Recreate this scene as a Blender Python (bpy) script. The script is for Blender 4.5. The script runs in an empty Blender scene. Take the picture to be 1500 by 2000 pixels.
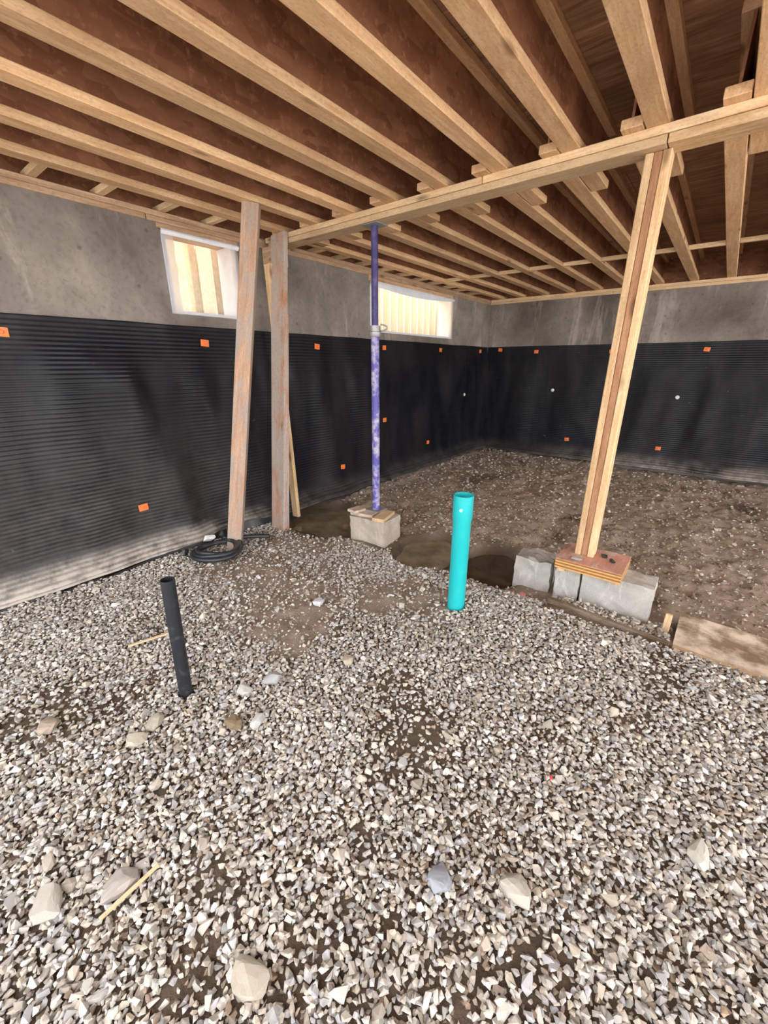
import bpy, bmesh, math, random
import numpy as np
from mathutils import Vector, Matrix

random.seed(7)
rng = np.random.default_rng(7)
S = bpy.context.scene
COL = S.collection
R = math.radians

# ------------------------------------------------------------------ camera
HC = 1.5
F_PX, PITCH, AZ = 806.0, R(19.65), R(38.2)
cam_d = bpy.data.cameras.new('camera')
cam = bpy.data.objects.new('camera', cam_d)
COL.objects.link(cam)
cam_d.sensor_fit = 'HORIZONTAL'
cam_d.sensor_width = 36.0
cam_d.lens = F_PX / 1500.0 * 36.0
cam_d.clip_start = 0.02
cam.location = (0, 0, HC)
cam.rotation_euler = (R(90) - PITCH, 0, AZ - R(90))
S.camera = cam

# ------------------------------------------------------------------ sky, sun, exposure
w = bpy.data.worlds.new('sky')
S.world = w
w.use_nodes = True
bg = w.node_tree.nodes['Background']
bg.inputs['Color'].default_value = (0.95, 0.97, 1.0, 1)
bg.inputs['Strength'].default_value = 3.2
bounce_sun_d = bpy.data.lights.new('sun', 'SUN')  # added lamp: lights unseen ground outside, whose bounce brightens the joists
bounce_sun_d.energy = 14.0
bounce_sun_d.angle = R(1.0)
bounce_sun_d.color = (1.0, 0.93, 0.82)
sun = bpy.data.objects.new('sun', bounce_sun_d)
COL.objects.link(sun)
sun.rotation_euler = Vector((-0.85, 0.12, -1.0)).to_track_quat('-Z', 'Y').to_euler()
S.view_settings.view_transform = 'Standard'
S.view_settings.look = 'None'
S.view_settings.exposure = 0.75
S.view_settings.gamma = 1.0
S.view_settings.use_curve_mapping = False

# ------------------------------------------------------------------ room numbers
YW, XW = 3.35, 7.15            # inner faces of the left and the back wall
ZT = 2.44                      # top of the concrete
ZJ = 2.516                     # underside of the joists
JD = 0.30                      # joist depth
ZD = ZJ + JD                   # underside of the deck
ZM = 1.783                     # top of the membrane
X0, Y0 = -0.9, -4.0            # open ends of the house (behind and right of the camera)


# ------------------------------------------------------------------ helpers
WM = {}


def tag(o, label=None, cat=None, group=None, kind=None):
    if label: o['label'] = label
    if cat: o['category'] = cat
    if group: o['group'] = group
    if kind: o['kind'] = kind
    return o


def thing(name, loc, label=None, cat=None, group=None, kind=None):
    o = bpy.data.objects.new(name, None)
    o.empty_display_size = 0.1
    COL.objects.link(o)
    o.location = loc
    WM[o] = Matrix.Translation(Vector(loc))
    return tag(o, label, cat, group, kind)


def put(name, me, M, parent=None, mat=None):
    o = bpy.data.objects.new(name, me)
    COL.objects.link(o)
    WM[o] = M.copy()
    if parent is not None:
        o.parent = parent
        o.matrix_basis = WM[parent].inverted() @ M
    else:
        o.matrix_basis = M
    if mat is not None and not me.materials:
        me.materials.append(mat)
    return o


def bm_mesh(bm, name, smooth=False):
    me = bpy.data.meshes.new(name)
    bm.normal_update()
    bm.to_mesh(me)
    bm.free()
    if smooth:
        me.polygons.foreach_set('use_smooth', [True] * len(me.polygons))
    return me


def pydata(name, v, f, smooth=False):
    me = bpy.data.meshes.new(name)
    me.from_pydata([tuple(a) for a in v], [], [tuple(a) for a in f])
    me.update()
    if smooth:
        me.polygons.foreach_set('use_smooth', [True] * len(me.polygons))
    return me


def grid_mesh(name, P, smooth=True):
    """P: (n, m, 3) array"""
    n, m = P.shape[:2]
    idx = np.arange(n * m).reshape(n, m)
    q = np.stack([idx[:-1, :-1], idx[1:, :-1], idx[1:, 1:], idx[:-1, 1:]], -1).reshape(-1, 4)
    return raw_mesh(name, P.reshape(-1, 3), q, smooth)


def raw_mesh(name, V, Fc, smooth=False):
    me = bpy.data.meshes.new(name)
    k = Fc.shape[1]
    me.vertices.add(len(V))
    me.vertices.foreach_set('co', np.ascontiguousarray(V, dtype=np.float32).ravel())
    me.loops.add(Fc.size)
    me.loops.foreach_set('vertex_index', np.ascontiguousarray(Fc, dtype=np.int32).ravel())
    me.polygons.add(len(Fc))
    me.polygons.foreach_set('loop_start', np.arange(0, Fc.size, k, dtype=np.int32))
    me.polygons.foreach_set('use_smooth', np.full(len(Fc), smooth, dtype=bool))
    me.update(calc_edges=True)
    me.validate()
    return me


def box_bm(bm, lo, hi, bevel=0.0):
    r = bmesh.ops.create_cube(bm, size=1.0)
    vs = r['verts']
    lo, hi = Vector(lo), Vector(hi)
    for v in vs:
        v.co = Vector(((v.co.x + .5) * (hi.x - lo.x) + lo.x, (v.co.y + .5) * (hi.y - lo.y) + lo.y, (v.co.z + .5) * (hi.z - lo.z) + lo.z))
    if bevel:
        es = list({e for v in vs for e in v.link_edges})
        bmesh.ops.bevel(bm, geom=es, offset=bevel, segments=1, affect='EDGES')


def rough(bm, amp, seed=0):
    rr = random.Random(seed)
    for v in bm.verts:
        v.co += Vector((rr.uniform(-amp, amp), rr.uniform(-amp, amp), rr.uniform(-amp, amp)))


BOXC = {}


def box_mesh(size, mat, bevel=0.003):
    key = (tuple(round(s, 4) for s in size), mat.name, bevel)
    if key not in BOXC:
        bm = bmesh.new()
        h = Vector(size) / 2
        box_bm(bm, -h, h, bevel)
        me = bm_mesh(bm, 'board')
        me.materials.append(mat)
        BOXC[key] = me
    return BOXC[key]


def board(name, p0, p1, wdt, hgt, mat, parent=None, up=(0, 0, 1), bevel=0.003):
    """a bar from p0 to p1 whose local X runs along the grain; hgt is along up"""
    p0, p1 = Vector(p0), Vector(p1)
    X = (p1 - p0)
    L = X.length
    X.normalize()
    Z = Vector(up)
    Z = (Z - X * Z.dot(X)).normalized()
    Y = Z.cross(X)
    M = Matrix((X, Y, Z)).transposed().to_4x4()
    M.translation = (p0 + p1) / 2
    return put(name, box_mesh((L, wdt, hgt), mat, bevel), M, parent)


def tube(name, p0, p1, rad, mat, parent=None, wall=None, seg=28, smooth=True, rings=()):
    """pipe from p0 to p1; wall = thickness of an open pipe; rings = extra profile [(t, radius)]"""
    p0, p1 = Vector(p0), Vector(p1)
    L = (p1 - p0).length
    prof = [(0, rad)] + list(rings) + [(1, rings[-1][1] if rings else rad)]
    outer = [(r, t * L) for t, r in prof]
    if wall:
        inner = [(r - wall, z) for r, z in reversed(outer)]
        path = outer + inner + [outer[0]]
    else:
        path = [(0.0, 0.0)] + outer + [(0.0, L)]
    v, f = [], []
    for r, z in path:
        for k in range(seg):
            a = 2 * math.pi * k / seg
            v.append((r * math.cos(a), r * math.sin(a), z))
    for i in range(len(path) - 1):
        for k in range(seg):
            k2 = (k + 1) % seg
            f.append((i * seg + k, i * seg + k2, (i + 1) * seg + k2, (i + 1) * seg + k))
    bm = bmesh.new()
    vs = [bm.verts.new(a) for a in v]
    for q in f:
        try:
            bm.faces.new([vs[i] for i in q])
        except ValueError:
            pass
    bmesh.ops.remove_doubles(bm, verts=bm.verts, dist=1e-5)
    bmesh.ops.recalc_face_normals(bm, faces=bm.faces)
    me = bm_mesh(bm, name)
    if smooth:
        me.polygons.foreach_set('use_smooth', [True] * len(me.polygons))
        try:
            me.set_sharp_from_angle(angle=R(40))
        except Exception:
            pass
    Z = (p1 - p0).normalized()
    q = Z.to_track_quat('Z', 'Y').to_matrix().to_4x4()
    q.translation = p0
    me.materials.append(mat)
    return put(name, me, q, parent)


def path_tube(name, pts, rad, mat, parent=None, seg=10, ridged=0.0, M=None):
    pts = [Vector(p) for p in pts]
    v, f = [], []
    n = len(pts)
    for i, p in enumerate(pts):
        d = (pts[min(i + 1, n - 1)] - pts[max(i - 1, 0)]).normalized()
        a = d.cross(Vector((0, 0, 1)))
        if a.length < 1e-4: a = Vector((1, 0, 0))
        a.normalize()
        b = a.cross(d)
        r = rad * (1 + ridged * (i % 2))
        for k in range(seg):
            t = 2 * math.pi * k / seg
            v.append(p + (a * math.cos(t) + b * math.sin(t)) * r)
    for i in range(n - 1):
        for k in range(seg):
            k2 = (k + 1) % seg
            f.append((i * seg + k, i * seg + k2, (i + 1) * seg + k2, (i + 1) * seg + k))
    f.append(tuple(range(seg))[::-1])
    f.append(tuple((n - 1) * seg + k for k in range(seg)))
    me = pydata(name, v, f, True)
    me.materials.append(mat)
    return put(name, me, M or Matrix(), parent)


# vectorised value noise
_lat = rng.random((256, 256))


def vnoise(x, y, s=1.0, o=0.0):
    x = np.asarray(x) * s + o * 17.3 + 1000
    y = np.asarray(y) * s + o * 9.7 + 1000
    xi, yi = np.floor(x).astype(int), np.floor(y).astype(int)
    fx, fy = x - xi, y - yi
    fx = fx * fx * (3 - 2 * fx)
    fy = fy * fy * (3 - 2 * fy)
    g = lambda a, b: _lat[a % 256, b % 256]
    return (g(xi, yi) * (1 - fx) + g(xi + 1, yi) * fx) * (1 - fy) + (g(xi, yi + 1) * (1 - fx) + g(xi + 1, yi + 1) * fx) * fy


def fbm(x, y, s=1.0, o=0.0, n=4):
    t, a, tot = 0, 1.0, 0
    for k in range(n):
        t = t + a * vnoise(x, y, s * 2 ** k, o + k)
        tot += a
        a *= .5
    return t / tot


def sstep(a, b, x):
    t = np.clip((np.asarray(x, dtype=float) - a) / (b - a), 0, 1)
    return t * t * (3 - 2 * t)


# ------------------------------------------------------------------ materials
class NT:
    def __init__(self, name, rough=0.7, spec=0.3):
        self.m = bpy.data.materials.new(name)
        self.m.use_nodes = True
        self.t = self.m.node_tree
        self.b = self.t.nodes['Principled BSDF']
        self.b.inputs['Roughness'].default_value = rough
        self.b.inputs['Specular IOR Level'].default_value = spec

    def n(self, typ, **kw):
        nd = self.t.nodes.new('ShaderNode' + typ)
        for k, v in kw.items():
            if k.startswith('i_'):
                nd.inputs[k[2:].replace('_', ' ')].default_value = v
            else:
                setattr(nd, k, v)
        return nd

    def l(self, a, b):
        self.t.links.new(a, b)

    def coords(self, scale=(1, 1, 1), kind='Object', jitter=True):
        tc = self.n('TexCoord')
        src = tc.outputs[kind]
        if jitter:
            oi = self.n('ObjectInfo')
            ml = self.n('Math', operation='MULTIPLY')
            ml.inputs[1].default_value = 37.0
            self.l(oi.outputs['Random'], ml.inputs[0])
            ad = self.n('VectorMath', operation='ADD')
            self.l(src, ad.inputs[0])
            self.l(ml.outputs[0], ad.inputs[1])
            src = ad.outputs[0]
        mp = self.n('Mapping')
        mp.inputs['Scale'].default_value = scale
        self.l(src, mp.inputs['Vector'])
        return mp.outputs[0]

    def noise(self, vec, scale=5, detail=4, rough=.6, dist=0.0):
        nd = self.n('TexNoise')
        nd.inputs['Scale'].default_value = scale
        nd.inputs['Detail'].default_value = detail
        nd.inputs['Roughness'].default_value = rough
        nd.inputs['Distortion'].default_value = dist
        self.l(vec, nd.inputs['Vector'])
        return nd.outputs['Fac']

    def ramp(self, fac, stops):
        nd = self.n('ValToRGB')
        el = nd.color_ramp.elements
        while len(el) < len(stops): el.new(0.5)
        for e, (p, c) in zip(el, stops):
            e.position = p
            e.color = (c, c, c, 1) if isinstance(c, (int, float)) else (*c, 1)
        self.l(fac, nd.inputs['Fac'])
        return nd.outputs['Color']

    def mix(self, fac, a, b, blend='MIX'):
        nd = self.n('Mix', data_type='RGBA', blend_type=blend)
        for s, v in (('Factor', fac), ('A', a), ('B', b)):
            sock = next(i for i in nd.inputs if i.name == s and (i.type == 'RGBA' or (s == 'Factor' and i.type == 'VALUE')))
            if isinstance(v, (int, float)):
                sock.default_value = v if s == 'Factor' else (v, v, v, 1)
            elif isinstance(v, tuple):
                sock.default_value = (*v, 1)
            else:
                self.l(v, sock)
        return next(o for o in nd.outputs if o.type == 'RGBA')

    def bump(self, h, strength=.4, dist=.01):
        nd = self.n('Bump')
        nd.inputs['Strength'].default_value = strength
        nd.inputs['Distance'].default_value = dist
        self.l(h, nd.inputs['Height'])
        self.l(nd.outputs[0], self.b.inputs['Normal'])

    def color(self, c):
        if isinstance(c, tuple):
            self.b.inputs['Base Color'].default_value = (*c, 1)
        else:
            self.l(c, self.b.inputs['Base Color'])
        return self.m


def m_wood(name, lite, dark, stain=None, stain_amt=0.0, rough=.7, vary=.25):
    t = NT(name, rough, .2)
    g = t.noise(t.coords((1.3, 16, 16)), 3.0, 6, .65, .6)
    c = t.ramp(g, [(.33, dark), (.5, tuple(a * .5 + b * .5 for a, b in zip(lite, dark))), (.66, lite)])
    # knots
    vo = t.n('TexVoronoi')
    vo.inputs['Scale'].default_value = 1.0
    t.l(t.coords((2.2, 7, 7)), vo.inputs['Vector'])
    k = t.ramp(vo.outputs['Distance'], [(.06, 1.0), (.16, 0.0)])
    c = t.mix(k, c, tuple(a * .42 for a in dark))
    # blotches
    bl = t.ramp(t.noise(t.coords((1, 3, 3)), 4, 5), [(.42, 0.0), (.7, 1.0)])
    c = t.mix(t.mix(bl, 0.0, .45), c, tuple(a * .75 for a in dark))
    if stain:
        st = t.ramp(t.noise(t.coords((1, 2.5, 2.5)), 3.2, 6, .7), [(.5 - stain_amt, 0.0), (.62 - stain_amt * .5, .85)])
        c = t.mix(st, c, stain)
    sp = t.noise(t.coords((1, 2, 2)), 55, 3, .7)
    c = t.mix(t.ramp(sp, [(.48, 0.0), (.68, .38)]), c, tuple(a * .55 for a in dark))
    oi = t.n('ObjectInfo')
    mr = t.n('MapRange')
    mr.inputs['To Min'].default_value = 1 - vary
    mr.inputs['To Max'].default_value = 1 + vary * .3
    t.l(oi.outputs['Random'], mr.inputs['Value'])
    c = t.mix(1.0, c, mr.outputs[0], 'MULTIPLY')
    t.bump(g, .25, .004)
    return t.color(c)


M_FLANGE = m_wood('joist_lumber', (.93, .65, .39), (.72, .41, .21))
M_BEAM = m_wood('beam_lumber', (.90, .68, .44), (.70, .46, .25))
M_SILL = m_wood('sill_lumber', (.72, .50, .33), (.46, .28, .16))
M_POST = m_wood('post_lumber', (.90, .66, .40), (.66, .40, .20))
M_POSTDARK = m_wood('reddish_lumber', (.62, .34, .19), (.40, .19, .10))
M_OLD = m_wood('weathered_lumber', (.66, .44, .30), (.44, .26, .17), (.40, .35, .31), .06)
M_MUDDY = m_wood('mortar_stained_lumber', (.66, .36, .22), (.42, .2, .12), (.46, .42, .38), .16)
M_SCRAP = m_wood('scrap_lumber', (.80, .60, .38), (.55, .36, .2))
M_WETBOARD = m_wood('wet_muddy_board', (.22, .15, .09), (.1, .065, .035), (.3, .24, .18), .02)


def m_osb(name, a, b, scale, rough=.75):
    t = NT(name, rough, .2)
    vec = t.coords((1, 1, 1))
    vo = t.n('TexVoronoi', feature='F1')
    vo.inputs['Scale'].default_value = scale
    vo.inputs['Randomness'].default_value = 1
    mp = t.n('Mapping')
    mp.inputs['Scale'].default_value = (1, 2.6, 2.6)
    t.l(vec, mp.inputs['Vector'])
    t.l(mp.outputs[0], vo.inputs['Vector'])
    c = t.mix(t.ramp(vo.outputs['Color'], [(.2, 0.0), (.8, 1.0)]), a, b)
    n2 = t.noise(vec, 2.5, 5, .6)
    c = t.mix(t.ramp(n2, [(.35, 0.0), (.7, .7)]), c, tuple(x * .45 for x in a))
    n3 = t.noise(vec, 30, 4, .7)
    c = t.mix(t.ramp(n3, [(.55, 0.0), (.75, .5)]), c, tuple(min(1, x * 1.7) for x in b))
    t.bump(n3, .3, .003)
    return t.color(c)


M_WEB = m_osb('joist_web_board', (.27, .115, .062), (.42, .20, .115), 9)


def m_deck():
    t = NT('deck_plywood', .8, .15)
    g = t.noise(t.coords((14, 1.2, 4)), 3, 6, .65, .5)
    c = t.ramp(g, [(.3, (.22, .115, .065)), (.5, (.42, .24, .145)), (.7, (.60, .38, .24))])
    bl = t.noise(t.coords((1, 1, 1)), 1.6, 5)
    c = t.mix(t.ramp(bl, [(.45, 0.0), (.72, .7)]), c, (.16, .075, .045))
    t.bump(g, .35, .004)
    return t.color(c)


M_DECK = m_deck()


def m_concrete(name, lo, hi, lite, scale=1.0, bump=.35):
    t = NT(name, .9, .15)
    vec = t.coords((1, 1, 1), jitter=False)
    n1 = t.noise(vec, 1.1 * scale, 7, .62, .3)
    c = t.ramp(n1, [(.32, lo), (.55, tuple((a + b) / 2 for a, b in zip(lo, hi))), (.7, hi)])
    st = t.coords((2.6, 2.6, .5), jitter=False)
    n2 = t.noise(st, 1.6 * scale, 6, .65, .4)
    c = t.mix(t.ramp(n2, [(.56, 0.0), (.72, .6)]), c, lite)
    n3 = t.noise(vec, 26 * scale, 5, .7)
    c = t.mix(t.ramp(n3, [(.5, 0.0), (.8, .5)]), c, tuple(a * .5 for a in lo))
    vo = t.n('TexVoronoi')
    vo.inputs['Scale'].default_value = 7 * scale
    t.l(vec, vo.inputs['Vector'])
    pit = t.ramp(vo.outputs['Distance'], [(.05, 1.0), (.12, 0.0)])
    c = t.mix(t.mix(pit, 0.0, .5), c, tuple(a * .5 for a in lo))
    t.bump(n3, bump, .006)
    return t.color(c)


M_CONC = m_concrete('poured_concrete', (.125, .105, .09), (.40, .35, .305), (.58, .51, .45))
M_BLOCK = m_concrete('concrete_block_grey', (.38, .36, .33), (.62, .59, .54), (.85, .82, .77), 5, .7)
M_BLOCKTAN = m_concrete('concrete_block_tan', (.40, .34, .28), (.60, .52, .43), (.72, .63, .53), 5, .7)


def m_membrane():
    t = NT('black_plastic_membrane', .42, .28)
    vec = t.coords((1, 1, 1), jitter=False)
    at = t.n('Attribute', attribute_name='dust')
    n1 = t.noise(vec, 1.7, 6, .65, .5)
    n1v = t.noise(t.coords((1.6, 1.6, .45), jitter=False), 2.0, 6, .65, .4)
    film = t.ramp(n1v, [(.44, 0.0), (.70, .36)])
    n2 = t.noise(vec, 9, 5, .7)
    ad = t.n('Math', operation='MULTIPLY')
    t.l(at.outputs['Fac'], ad.inputs[0])
    t.l(t.ramp(n2, [(.3, .35), (.6, 1.3)]), ad.inputs[1])
    c = t.mix(film, (.005, .005, .008), (.048, .044, .045))
    spl = t.ramp(t.noise(vec, 14, 3, .6), [(.72, 0.0), (.78, .6)])
    c = t.mix(spl, c, (.2, .19, .18))
    c = t.mix(ad.outputs[0], c, (.50, .44, .38))
    ro = t.ramp(n1, [(.4, .36), (.7, .62)])
    t.l(ro, t.b.inputs['Roughness'])
    return t.color(c)


M_MEMB = m_membrane()


def m_plain(name, col, rough=.5, spec=.5, metal=0.0, var=.0, scale=12, var_col=None, lo=.5, hi=.65):
    t = NT(name, rough, spec)
    t.b.inputs['Metallic'].default_value = metal
    if var_col:
        n = t.noise(t.coords((1, 1, 1)), scale, 5, .65)
        c = t.mix(t.ramp(n, [(lo, 0.0), (hi, var)]), col, var_col)
        t.bump(n, .1, .002)
        return t.color(c)
    return t.color(col)


M_ORANGE = m_plain('orange_plastic', (.9, .20, .04), .45, .5, 0, .5, 20, (.55, .16, .06))
M_WHITE = m_plain('white_plastic', (.8, .78, .74), .5)
M_TEAL = m_plain('teal_sewer_plastic', (.012, .43, .445), .38, .5, 0, .55, 9, (.03, .50, .51))
M_PALE = m_plain('pale_sticker', (.35, .72, .62), .6)
M_BLACKPIPE = m_plain('black_pipe_plastic', (.016, .018, .022), .5, .3, 0, .6, 22, (.10, .10, .10), .52, .78)
M_HOSE = m_plain('black_hose_plastic', (.022, .024, .028), .4, .5, 0, .7, 8, (.12, .11, .10), .52, .75)
M_BLUE = m_plain('blue_painted_steel', (.10, .085, .34), .5, .4, 0, .9, 16, (.50, .47, .56), .46, .64)
M_NAVY = m_plain('navy_painted_steel', (.045, .036, .14), .5, .4, 0, .6, 12, (.14, .12, .22))
M_STEEL = m_plain('galvanised_steel', (.36, .36, .35), .5, .4, .5, .6, 14, (.22, .20, .19))
M_PLY_TOP = m_wood('pink_plywood_face', (.74, .42, .32), (.58, .28, .2), (.72, .62, .55), .02)
M_PLY_A = m_plain('plywood_ply_tan', (.62, .36, .13), .8, .2, 0, .5, 30, (.45, .24, .08))
M_PLY_B = m_plain('plywood_ply_brown', (.28, .13, .05), .8, .2, 0, .5, 30, (.4, .2, .08))
M_MORTARWOOD = m_plain('mortar_smeared_board', (.62, .50, .40), .9, .1, 0, .8, 14, (.36, .26, .18), .42, .62)
M_PINK = m_plain('pink_marking_paint', (.85, .30, .28), .8, .1, 0, .6, 30, (.55, .3, .25))
M_RED = m_plain('red_plastic_tag', (.8, .04, .04), .5)
M_SHEET = m_plain('muddy_pale_plywood', (.72, .61, .48), .9, .1, 0, .95, 5, (.24, .16, .10), .42, .6)


def m_cream(name, base, streak):
    t = NT(name, .6, .3)
    g = t.noise(t.coords((9, 9, .5)), 3, 5, .6)
    return t.color(t.ramp(g, [(.35, streak), (.55, base), (.7, tuple(min(1, a * 1.12) for a in base))]))


M_WELL = m_cream('cream_corrugated_sheet', (.88, .78, .58), (.78, .66, .45))
M_WELLB = m_cream('tan_plank', (.80, .62, .40), (.68, .50, .28))
M_BUCK = m_plain('white_window_plastic', (.82, .84, .90), .5, .4, 0, .5, 9, (.62, .66, .76))


def m_film(name, milky):
    t = NT(name, .25, .5)
    t.m.node_tree.nodes.remove(t.b)
    out = t.t.nodes['Material Output']
    tr = t.n('BsdfTransparent')
    tl = t.n('BsdfTranslucent')
    tl.inputs['Color'].default_value = (.92, .93, .96, 1)
    gl = t.n('BsdfGlossy')
    gl.inputs['Roughness'].default_value = .2
    vec = t.coords((1, 1, 1), jitter=False)
    n = t.noise(vec, 14, 5, .6, .8)
    bp = t.n('Bump')
    bp.inputs['Strength'].default_value = .5
    bp.inputs['Distance'].default_value = .01
    t.l(n, bp.inputs['Height'])
    t.l(bp.outputs[0], gl.inputs['Normal'])
    m1 = t.n('MixShader')
    m1.inputs[0].default_value = milky
    t.l(tr.outputs[0], m1.inputs[1])
    t.l(tl.outputs[0], m1.inputs[2])
    m2 = t.n('MixShader')
    m2.inputs[0].default_value = .06
    t.l(m1.outputs[0], m2.inputs[1])
    t.l(gl.outputs[0], m2.inputs[2])
    t.l(m2.outputs[0], out.inputs['Surface'])
    return t.m


M_FILM = m_film('clear_plastic_film', .22)
M_HEM = m_film('milky_plastic_film', .62)


def m_stone():
    t = NT('crushed_limestone', .85, .2)
    at = t.n('Attribute', attribute_name='tint')
    vec = t.coords((1, 1, 1), jitter=False)
    n = t.noise(vec, 60, 4, .7)
    c = t.mix(t.ramp(n, [(.35, .55), (.7, 0.0)]), at.outputs['Color'], .30, 'MULTIPLY')
    n2 = t.noise(vec, 220, 2, .6)
    t.bump(n2, .4, .002)
    return t.color(c)


M_STONE = m_stone()


def m_dirt():
    t = NT('brown_dirt', .92, .15)
    at = t.n('Attribute', attribute_name='wet')
    vec = t.coords((1, 1, 1), jitter=False)
    n = t.noise(vec, 7, 7, .7)
    c = t.ramp(n, [(.3, (.22, .16, .115)), (.52, (.39, .30, .23)), (.72, (.53, .43, .34))])
    n2 = t.noise(vec, 70, 5, .75)
    c = t.mix(t.ramp(n2, [(.5, 0.0), (.72, .6)]), c, (.46, .38, .30))
    c = t.mix(at.outputs['Fac'], c, (.095, .064, .042))  # tone for damp soil and for crevice shade painted under the gravel
    pa = t.n('Attribute', attribute_name='pale')
    pc = t.ramp(t.noise(vec, 38, 3, .6), [(.3, (.28, .23, .19)), (.5, (.58, .52, .45)), (.7, (.68, .63, .56))])
    c = t.mix(pa.outputs['Fac'], c, pc)
    mr = t.n('MapRange')
    mr.inputs['To Min'].default_value = .92
    mr.inputs['To Max'].default_value = .35
    t.l(at.outputs['Fac'], mr.inputs['Value'])
    t.l(mr.outputs[0], t.b.inputs['Roughness'])
    t.bump(n2, .8, .02)
    return t.color(c)


M_DIRT = m_dirt()


def m_water(name, a, b):
    t = NT(name, .06, .4)
    vec = t.coords((1, 1, 1), jitter=False)
    n = t.noise(vec, 5, 5, .6)
    return t.color(t.ramp(n, [(.35, a), (.65, b)]))


M_WATER = m_water('muddy_water', (.14, .105, .065), (.27, .215, .14))
M_WATERDARK = m_water('dark_muddy_water', (.045, .028, .016), (.085, .055, .034))

# ------------------------------------------------------------------ ground
ELL_PITS = [  # cx, cy, rx, ry, depth
    (2.83, 1.15, .36, .26, .17),
    (2.70, 1.62, .36, .34, .10),
    (2.72, 2.86, .46, .50, .10),
]


def ground(x, y):
    x, y = np.asarray(x, float), np.asarray(y, float)
    z = .045 + .05 * (fbm(x, y, 1.3, 1, 3) - .5) + .035 * (fbm(x, y, 6, 5, 3) - .5)
    z = z + .040 * (fbm(x, y, 11, 6, 2) - .5) * sstep(2.9, 3.3, x)
    z = z + .025 * sstep(2.9, 3.3, y) + .02 * sstep(6.7, 7.1, x)
    # gravel bank ends in front of the block pads
    edge = sstep(2.36, 2.52, x + .05 * (vnoise(x, y, 4, 3) - .5)) * (1 - sstep(.95, 1.25, y))
    z = z - .05 * edge + .045 * sstep(2.4, 2.5, x) * sstep(2.75, 2.6, x) * sstep(.7, .5, y) * sstep(-.2, 0, y)
    z = z + .03 * np.exp(-((x - 2.2) / .25) ** 2) * (1 - sstep(1.1, 1.5, y))
    for cx, cy, rx, ry, d in ELL_PITS:
        rr = ((x - cx) / rx) ** 2 + ((y - cy) / ry) ** 2 + .5 * (vnoise(x, y, 6, 8) - .5)
        z = z - d * (1 - sstep(.25, 1.15, rr))
    return z


def axis(a, b, c, d, step, coarse):
    """dense between b and c, coarse outside"""
    return np.concatenate([np.arange(a, b, coarse), np.arange(b, c, step), np.linspace(c, d, max(2, int((d - c) / coarse) + 2))])


gx = np.concatenate([np.arange(-9.0, -.5, .12), np.arange(-.5, 4.2, .02), np.arange(4.2, XW, .03), [XW + .02]])
gy = axis(-9.0, -.9, YW, YW + .02, .02, .12)
GX, GY = np.meshgrid(gx, gy, indexing='ij')
GZ = ground(GX, GY) + .012 * (fbm(GX, GY, 22, 2, 2) - .5)
me = grid_mesh('ground', np.stack([GX, GY, GZ], -1))
wet = np.zeros(GX.shape)  # damp around the pits, plus painted crevice shade in the gravel zone
for cx, cy, rx, ry, d in ELL_PITS:
    wet = np.maximum(wet, 1 - sstep(.5, 2.0, ((GX - cx) / rx) ** 2 + ((GY - cy) / ry) ** 2 + .6 * (vnoise(GX, GY, 5, 4) - .5)))
dry = np.zeros(GX.shape)
for cx, cy, rx, ry in ((1.62, 2.05, .62, .50), (1.95, 1.42, .30, .42), (2.25, 2.55, .45, .40), (1.55, 2.60, .35, .30), (1.25, 1.72, .22, .30)):
    dry = np.maximum(dry, 1 - sstep(.6, 1.5, ((GX - cx) / rx) ** 2 + ((GY - cy) / ry) ** 2))
wet = np.maximum(wet, .85 * (1 - sstep(2.3, 2.5, GX)) * (1 - .85 * dry))  # shade between the stones, painted as darker soil where gravel is dense
wet = np.maximum(wet, .8 * sstep(.60, .78, fbm(GX, GY, 1.4, 21, 4)))
a = me.attributes.new('wet', 'FLOAT', 'POINT')
a.data.foreach_set('value', wet.astype(np.float32).ravel())
pale = np.maximum(sstep(-.5, -.75, GX), sstep(-.9, -1.2, GY) * (1 - sstep(2.0, 2.5, GX))) 
pale = np.maximum(pale, sstep(-2.4, -2.7, GY))  # unseen ground outside coloured pale to bounce light into the room
a = me.attributes.new('pale', 'FLOAT', 'POINT')
a.data.foreach_set('value', pale.astype(np.float32).ravel())
FLOOR = tag(put('floor', me, Matrix(), None, M_DIRT), 'brown dirt basement floor spread with pale crushed gravel', 'floor', kind='structure')

# ------------------------------------------------------------------ left and back wall
WIN = [(1.70, 2.30, 1.862, 2.40), (4.00, 5.86, 1.862, 2.385)]
TH = .22


def wall_with_holes():
    bm = bmesh.new()
    xs = [-2.5]
    for a0, a1, _, _ in WIN: xs += [a0, a1]
    xs.append(XW + TH)
    zb = -.25
    for i in range(len(xs) - 1):
        xa, xb = xs[i], xs[i + 1]
        if i % 2 == 0:
            box_bm(bm, (xa, YW, zb), (xb, YW + TH, ZT))
        else:
            _, _, z0, z1 = WIN[i // 2]
            box_bm(bm, (xa, YW, zb), (xb, YW + TH, z0))
    return bm_mesh(bm, 'wall')


tag(put('wall_left', wall_with_holes(), Matrix(), None, M_CONC), 'stained grey poured concrete wall with two window openings', 'wall', kind='structure')
bm = bmesh.new()
box_bm(bm, (XW, -6.0, -.25), (XW + TH, YW, ZT))
tag(put('wall_back', bm_mesh(bm, 'wall'), Matrix(), None, M_CONC), 'plain grey poured concrete wall at the far end', 'wall', kind='structure')

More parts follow.
